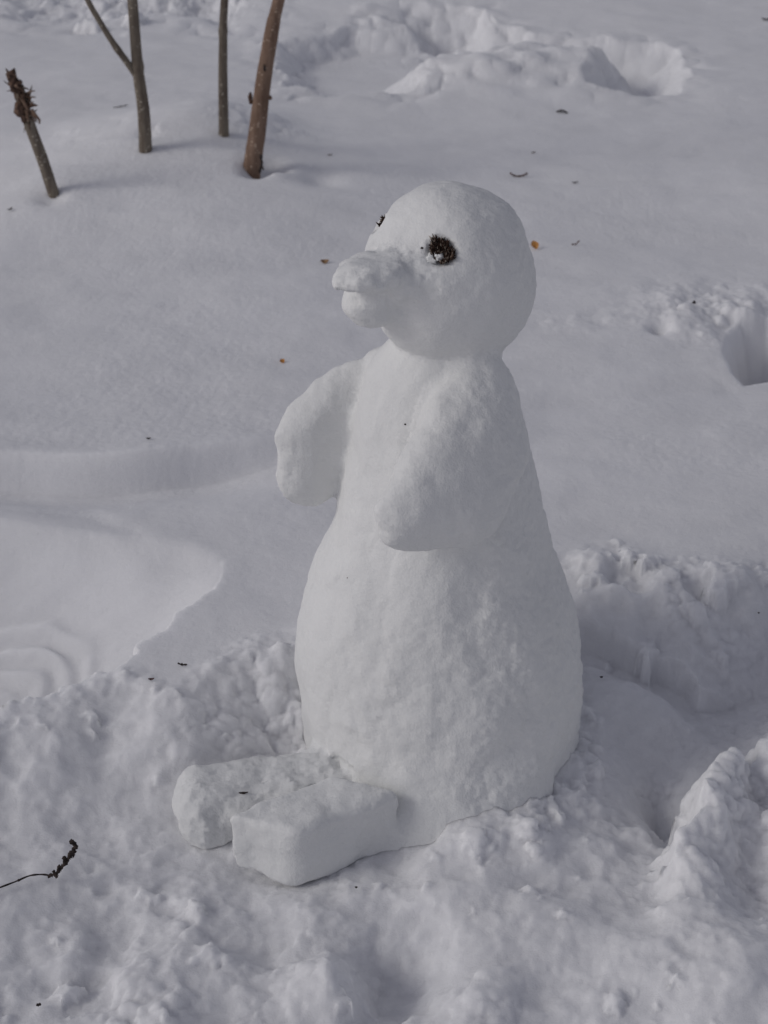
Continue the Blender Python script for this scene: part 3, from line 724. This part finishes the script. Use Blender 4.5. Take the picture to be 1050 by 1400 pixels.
# ------------------------------------------------------------------ saplings and the broken stub behind
def catmull(ps, n):
    out = []; P = [Vector(p) for p in ps]; P = [P[0] * 2 - P[1]] + P + [P[-1] * 2 - P[-2]]
    for i in range(1, len(P) - 2):
        for k in range(n):
            t = k / n; a, b, c, d = P[i - 1:i + 3]
            out.append(.5 * ((2 * b) + (c - a) * t + (2 * a - 5 * b + 4 * c - d) * t * t + (3 * b - a - 3 * c + d) * t ** 3))
    out.append(P[-2]); return out
def pole(mb, pts, r0, r1, seed, mi=0, nodes=()):
    rd = random.Random(seed); c = catmull(pts, 26); n = 16; b = len(mb.v); L = len(c)
    for i, p in enumerate(c):
        d = (c[min(i + 1, L - 1)] - c[max(i - 1, 0)]).normalized(); a = d.cross(Vector((0, 1, 0))).normalized(); e = d.cross(a).normalized()
        t = i / (L - 1); r = r0 + (r1 - r0) * t
        for z0 in nodes: r *= 1 + .16 * math.exp(-((p.z - z0) / .010) ** 2)
        for k in range(n):
            an = 2 * math.pi * k / n
            q = r * (1 + .05 * mnoise.noise(Vector((math.cos(an) * 2, math.sin(an) * 2, p.z * 14 + seed))) + .03 * mnoise.noise(Vector((math.cos(an) * 5, math.sin(an) * 5, p.z * 60 + seed))))
            mb.v.append(p + a * q * math.cos(an) + e * q * math.sin(an))
    for i in range(L - 1):
        for k in range(n): mb.f.append((b + i * n + k, b + i * n + (k + 1) % n, b + (i + 1) * n + (k + 1) % n, b + (i + 1) * n + k)); mb.mi.append(mi)
    mb.f.append(tuple(b + (L - 1) * n + k for k in range(n))); mb.mi.append(mi)
    return c
def sapling(base_px, pix, width, mat, label, seed, top_z, nodes=(), branches=(), extra=None, group='saplings standing in the snow'):
    g = on_ground(*base_px); Yb = g.y + .0
    pts = [on_y(base_px[0] - (pix[0][0] - base_px[0]) * .12, base_px[1] + 22, Yb)] + [on_y(base_px[0], base_px[1], Yb)] + [on_y(a, b, Yb) for a, b in pix]
    q = Vector(pts[-1]); d = (q - Vector(pts[-2])).normalized(); rd = random.Random(seed)
    while q.z < top_z:
        q = q + (d + Vector((rd.uniform(-.05, .05), rd.uniform(-.05, .05), .05))).normalized() * .4; pts.append(tuple(q))
    ro = empty('sapling', g); s = pxm(base_px[0], base_px[1], Yb); mb = MB()
    c = pole(mb, pts, width[0] / s / 2, width[1] / s / 2 * .35, seed, nodes=nodes)
    tk = mb.build('trunk', mat, ro, origin=g)
    for br in branches:
        bm_ = MB(); pole(bm_, [on_y(a, b, Yb + dy_) for a, b, dy_ in br[0]] + list(br[2]), br[1][0] / s / 2, br[1][1] / s / 2, seed + 9, nodes=br[3] if len(br) > 3 else ())
        bm_.build('branch', mat, ro, origin=g)
    # bare branches above the picture
    for k in range(5):
        p = c[int(len(c) * (.62 + .07 * k))]; an = rd.uniform(0, 6.28); dv = Vector((math.cos(an) * .5, math.sin(an) * .5, .8))
        if p.z < .85: continue
        bm_ = MB(); pole(bm_, [p, p + dv * .22, p + dv * .45 + Vector((0, 0, .08))], .007, .002, seed + k); bm_.build('branch', mat, ro, origin=g)
    if extra: extra(ro, g, Yb, s)
    tag(ro, label, 'sapling', group); return ro
zb = lambda px, py, bp: on_y(px, py, on_ground(*bp).y)[2]
b2 = (199, 205)
sapling(b2, [(196, 150), (188, 90), (181, 0)], (20, 16), M_BARK_G, 'grey-brown sapling with a thin side branch forking off to its left', 11, 2.3,
        nodes=(zb(188, 90, b2),),
        branches=[([(187, 104, 0), (170, 80, -.01), (157, 62, -.02), (138, 32, -.03), (118, -4, -.04)], (9.5, 6.5),
                   [on_y(95, -60, on_ground(*b2).y - .05)], (zb(157, 64, b2),))])
sapling((306, 184), [(305, 120), (305, 60), (307, 0)], (15.5, 14.5), M_BARK_G, 'straight thin grey sapling between the forked sapling and the thick brown one', 23, 2.1, nodes=(zb(305, 42, (306, 184)),))
def bud(ro, g, Yb, s):
    mb = MB(); rd = random.Random(4)
    a = Vector(on_y(355, 236, Yb - .03)); mb.tube([a, Vector(on_y(358, 222, Yb - .04)), Vector(on_y(356, 212, Yb - .03))], [.003, .0035, .002], n=6)
    mb.tube([Vector(on_y(357, 224, Yb - .04)), Vector(on_y(360, 232, Yb - .05))], [.003, .002], n=6)
    mb.blob(on_y(357, 214, Yb - .035), .005, seed=2); mb.build('shoot', M_DARK, ro, origin=g)
    m2 = MB(); m2.tube([on_y(343, 142, Yb), on_y(342, 132, Yb), on_y(342.5, 126, Yb)], [.004, .006, .002], n=6); m2.build('bud', M_TORN, ro, origin=g)
    m3 = MB(); m3.blob(on_y(361.5, 93, Yb - .022), .006, sq=(.5, .6, 1.5), seed=4); m3.build('bark_scar', M_DARK, ro, origin=g)
    m4 = MB(); m4.tube([on_y(368, 132, Yb), on_y(370.5, 136, Yb)], [.006, .004], n=6); m4.build('bud', M_BARK_B, ro, origin=g)
sapling((344, 234), [(352, 178), (358, 126), (366, 75), (374, 30), (382, -4)], (27, 19), M_BARK_B, 'thick warm brown leaning sapling with a small dark shoot at its foot', 37, 2.4, extra=bud)

# broken stub
gb = on_ground(73, 266); Yb = gb.y; st = empty('broken_sapling', gb); s = pxm(73, 266, Yb); mb = MB()
pole(mb, [on_y(80, 285, Yb), on_y(73, 264, Yb), on_y(57, 215, Yb), on_y(44, 180, Yb), on_y(30, 138, Yb), on_y(25, 118, Yb)], 8.0 / s, 7.6 / s, 51)
mb.build('trunk', M_BARK_G, st, origin=gb)
mb = MB(); rd = random.Random(12)
P_ = lambda a, b, dy_=0: Vector(on_y(a, b, Yb + dy_))
for k in range(46):
    t = rd.random(); a = 24 + 17 * t + rd.uniform(-7, 7); b = 116 + 46 * t
    dr = Vector((rd.uniform(-.8, 1), rd.uniform(-1, .6), rd.uniform(-1.1, .6)))
    mb.sliver(P_(a, b, rd.uniform(-.02, .005)), dr, rd.uniform(.015, .04), rd.uniform(.002, .0055), 0 if rd.random() < .7 else 1, bend=(0, 0, rd.uniform(-.015, .005)))
mb.blob(P_(24, 122, -.003), .014, 0, sq=(1, 1, 1.3), seed=7, rough=.7); mb.blob(P_(30, 150, -.01), .016, 0, sq=(1, 1, 1.4), seed=9, rough=.8)
for (a, b, c_, d_) in ((36, 128, 48, 124), (38, 134, 49, 133), (40, 146, 46, 139)): mb.tube([P_(a, b, -.01), P_((a + c_) / 2, (b + d_) / 2 - 1, -.02), P_(c_, d_, -.02)], [.003, .002, .001], n=5, mi=1)
mb.tube([P_(43, 150, -.015), P_(49, 158, -.02), P_(54, 164, -.02), P_(54, 169, -.02)], [.005, .004, .003, .002], n=6, mi=1)
mb.tube([P_(25, 142, -.01), P_(20, 152, -.015)], [.003, .001], n=5, mi=0)
mb.build('torn_bark', [M_TORN, M_BARK_B], st, origin=gb)
mb = MB(); mb.tube([P_(23, 124, -.002), P_(17, 110, -.002), P_(15, 103, -.004), P_(20, 93, 0)], [.014, .011, .011, .001], n=7, jit=.3, rd=rd)
mb.sliver(P_(17, 108), P_(10, 97) - P_(17, 108), .028, .006, 0); mb.build('splintered_tip', M_TORN, st, origin=gb)
tag(st, 'short broken sapling leaning left with a torn splintered top', 'broken sapling', 'saplings standing in the snow')

# ------------------------------------------------------------------ litter lying on the snow
def curve_twig(name, pix, rad, mat, label, cat='twig', lift=.003, z_arch=0.0, n=6, blobs=(), on=None, group='bits of twig and leaf on the snow'):
    g0 = on_ground(*pix[len(pix) // 2]) if on is None else Vector(on)
    pts = []
    for i, (a, b) in enumerate(pix):
        p = on_ground(a, b) if on is None else Vector(on_y(a, b, on[1]))
        t = i / max(len(pix) - 1, 1)
        if on is None: p = Vector(on_y(a, b, g0.y)); p.z += 0.0
        pts.append(p + Vector((0, 0, lift)))
    c = catmull(pts, 5); mb = MB(); rd = random.Random(len(label))
    mb.tube(c, [rad * (1 + .25 * math.sin(i * 1.7)) * (.55 if i in (0, len(c) - 1) else 1) for i in range(len(c))], n=n)
    for (a, b, r) in blobs:
        mb.blob(Vector(on_y(a, b, (on[1] if on is not None else g0.y))) + Vector((0, 0, lift)), r, seed=a, rough=.6)
    return tag(mb.build(name, mat, origin=g0), label, cat, group)
def flake(name, px, py, L, Wd, yaw, mat, label, cat='leaf', curl=.4, lift=.001, tilt=0.0, on=None, group='bits of twig and leaf on the snow'):
    g0 = on_ground(px, py) if on is None else Vector(on); mb = MB(); mb.leaf(g0 + Vector((0, 0, lift)), L, Wd, yaw, curl=curl, tilt=tilt)
    return tag(mb.build(name, mat, origin=g0), label, cat, group)
curve_twig('twig', [(697, 238), (704, 242), (713, 242), (720, 239)], .0022, M_REDBR, 'reddish brown twig curved like a smile beyond the head', blobs=[(720, 239, .003)])
flake('curled_leaf', 768, 154, .040, .012, -.2, M_DARK, 'black curled leaf in front of the far footprints', curl=-.5, lift=.008)
curve_twig('twig', [(944, 419), (949, 415)], .0024, M_DARK, 'short black twig near the small hollow at the right', blobs=[(943, 419, .003), (949, 415, .003)])
curve_twig('twig', [(154, 149), (165, 147), (175, 145)], .0014, M_DARK, 'thin straight twig left of the forked sapling')
curve_twig('twig', [(781, 336), (788, 335), (792, 330)], .0014, M_REDBR, 'faint small bent twig right of the head')
flake('leaf', 786, 251, .016, .006, .2, M_DARK, 'tiny dark fleck right of the smile-shaped twig')
flake('leaf', 729, 210, .012, .006, .4, M_REDBR, 'tiny brown fleck above the smile-shaped twig')
flake('leaf', 731, 341, .019, .017, .4, M_ORANGE, 'bright orange leaf scrap just right of the head', curl=.15, tilt=.8, lift=.009)
flake('leaf', 444, 360, .018, .012, .1, M_TAN, 'dull orange leaf scrap left of the bill tip', tilt=.4)
flake('leaf', 386, 496, .011, .009, .7, M_ORANGE, 'small orange speck above the far flipper', tilt=.5)
flake('leaf', 451, 213, .012, .006, .2, M_REDBR, 'tiny brown fleck right of the thick brown sapling')
flake('leaf', 14, 289, .016, .007, 1.0, M_DARK, 'small dark fleck below the broken sapling', lift=.003)
flake('leaf', 203, 601, .008, .005, 0, M_DARK, 'tiny dark speck above the long drift edge')
flake('leaf', 207, 931, .0080, .0045, .1, M_REDBR, 'small red-brown scrap on the left rim of the dug snow')
curve_twig('twig', [(243, 909), (249, 911), (256, 911)], .0012, M_DARK, 'little dark twig above the rim left of the belly', blobs=[(249, 911, .0018)])
curve_twig('twig', [(50, 1376), (53, 1376.5), (56, 1375)], .0016, M_DARK, 'small dark twig lowest at the bottom left')
flake('leaf', 487, 1215, .0035, .003, 0, M_DARK, 'black speck just below the near foot')
flake('leaf', 822, 928, .0045, .004, 0, M_DARK, 'black speck in the hollow right of the body')
flake('leaf', 1047, 28, .03, .015, 0, M_DARK, 'dark speck at the far right edge behind the footprints')
flake('leaf', 1037, 840, .003, .003, 0, M_DARK, 'tiny speck on the bank right of the body')

# things lying on the figure itself
dg = bpy.context.evaluated_depsgraph_get(); dg.update()
def on_fig(px, py):
    r = Vector(ray(px, py)); o = Vector((0, CAM_Y, CAM_H)); best = None
    for p in pobj.values():
        ok, loc, nrm, _ = p.ray_cast(o - rl_v, r.normalized())
        if ok and (best is None or (loc + rl_v - o).length < (best - o).length): best = loc + rl_v
    return best
def speck(px, py, r, label, sq=(1, .6, .7)):
    q = on_fig(px, py)
    if q is None: print('miss', label); return
    mb = MB(); mb.blob(q, r, sq=sq, seed=px, rough=.5, n=6); tag(mb.build('leaf_crumb', M_DARK, origin=q), label, 'speck', 'specks stuck to the snow penguin')
speck(554, 580, .0014, 'dark speck on the chest between the flippers')
speck(475, 790, .0010, 'dark speck on the upper belly')
speck(577, 339, .0018, 'dark crumb just left of the near eye')
q = on_fig(333, 1085)
if q is not None:
    mb = MB(); mb.tube(catmull([q + Vector((-.006, 0, .0015)), q + Vector((0, 0, .001)), q + Vector((.006, 0, .0025))], 4), [.0006, .001, .0012, .0015, .0017, .0014, .001, .0008, .0005], n=6)
    tag(mb.build('twig', M_DARK, origin=q), 'small dark twig lying on the far foot', 'twig', 'bits of twig and leaf on the snow')

# dry seed stalk at the lower left
g0 = on_ground(70, 1200); Ys = g0.y - .005
S = lambda a, b, d=0: Vector(on_y(a, b, Ys + d))
ro = empty('seed_stalk', g0); mb = MB()
def SG(a, b, l):
    p = on_ground(a, b); v = (Vector((0, CAM_Y, CAM_H)) - p).normalized(); return p + v * l
c = catmull([SG(-60, 1240, .004), SG(-25, 1224, .005), SG(0, 1214, .007), SG(22, 1205.5, .009), SG(40, 1198.5, .012), SG(55, 1196.5, .012), SG(68, 1198, .010)], 6)
mb.tube(c, [.0011 + .0002 * math.sin(i) for i in range(len(c))], n=7); mb.blob(SG(26, 1204.5, .009), .0018, seed=3)
mb.build('stalk', M_DARK, ro, origin=g0)
mb = MB(); rd = random.Random(9)
Ys = SG(68, 1198, .010).y
c = catmull([SG(68, 1198, .010), S(77, 1194), S(84, 1186), S(91, 1178), S(96, 1169), S(101, 1160), S(103, 1156), S(98, 1151)], 5)
mb.tube(c, [.0020 + .0007 * math.sin(i * 2.1) for i in range(len(c))], n=7)
for (a, b, r) in ((67, 1198, .0022), (77, 1197.5, .0026), (74, 1192, .002), (81, 1186, .003), (80, 1189, .0024), (88, 1173, .0026), (88.5, 1177, .0028), (90, 1180, .0026), (97, 1166, .003), (100, 1169, .0024), (101, 1164, .003), (104, 1158, .0026), (98.5, 1151, .003), (95, 1168, .0022), (102, 1154, .0028)):
    mb.blob(S(a, b, rd.uniform(-.004, .002)), r, seed=int(a * 3 + b), rough=.7)
for k in range(26):
    p = c[rd.randrange(len(c))]; mb.sliver(p, (rd.gauss(0, 1), rd.gauss(0, .6), rd.gauss(0, 1)), rd.uniform(.003, .006), .0009)
mb.build('seed_head', M_DARK, ro, origin=g0)
tag(ro, 'thin dry dark stalk with a knobbly seed head lying at the lower left', 'dry stalk')
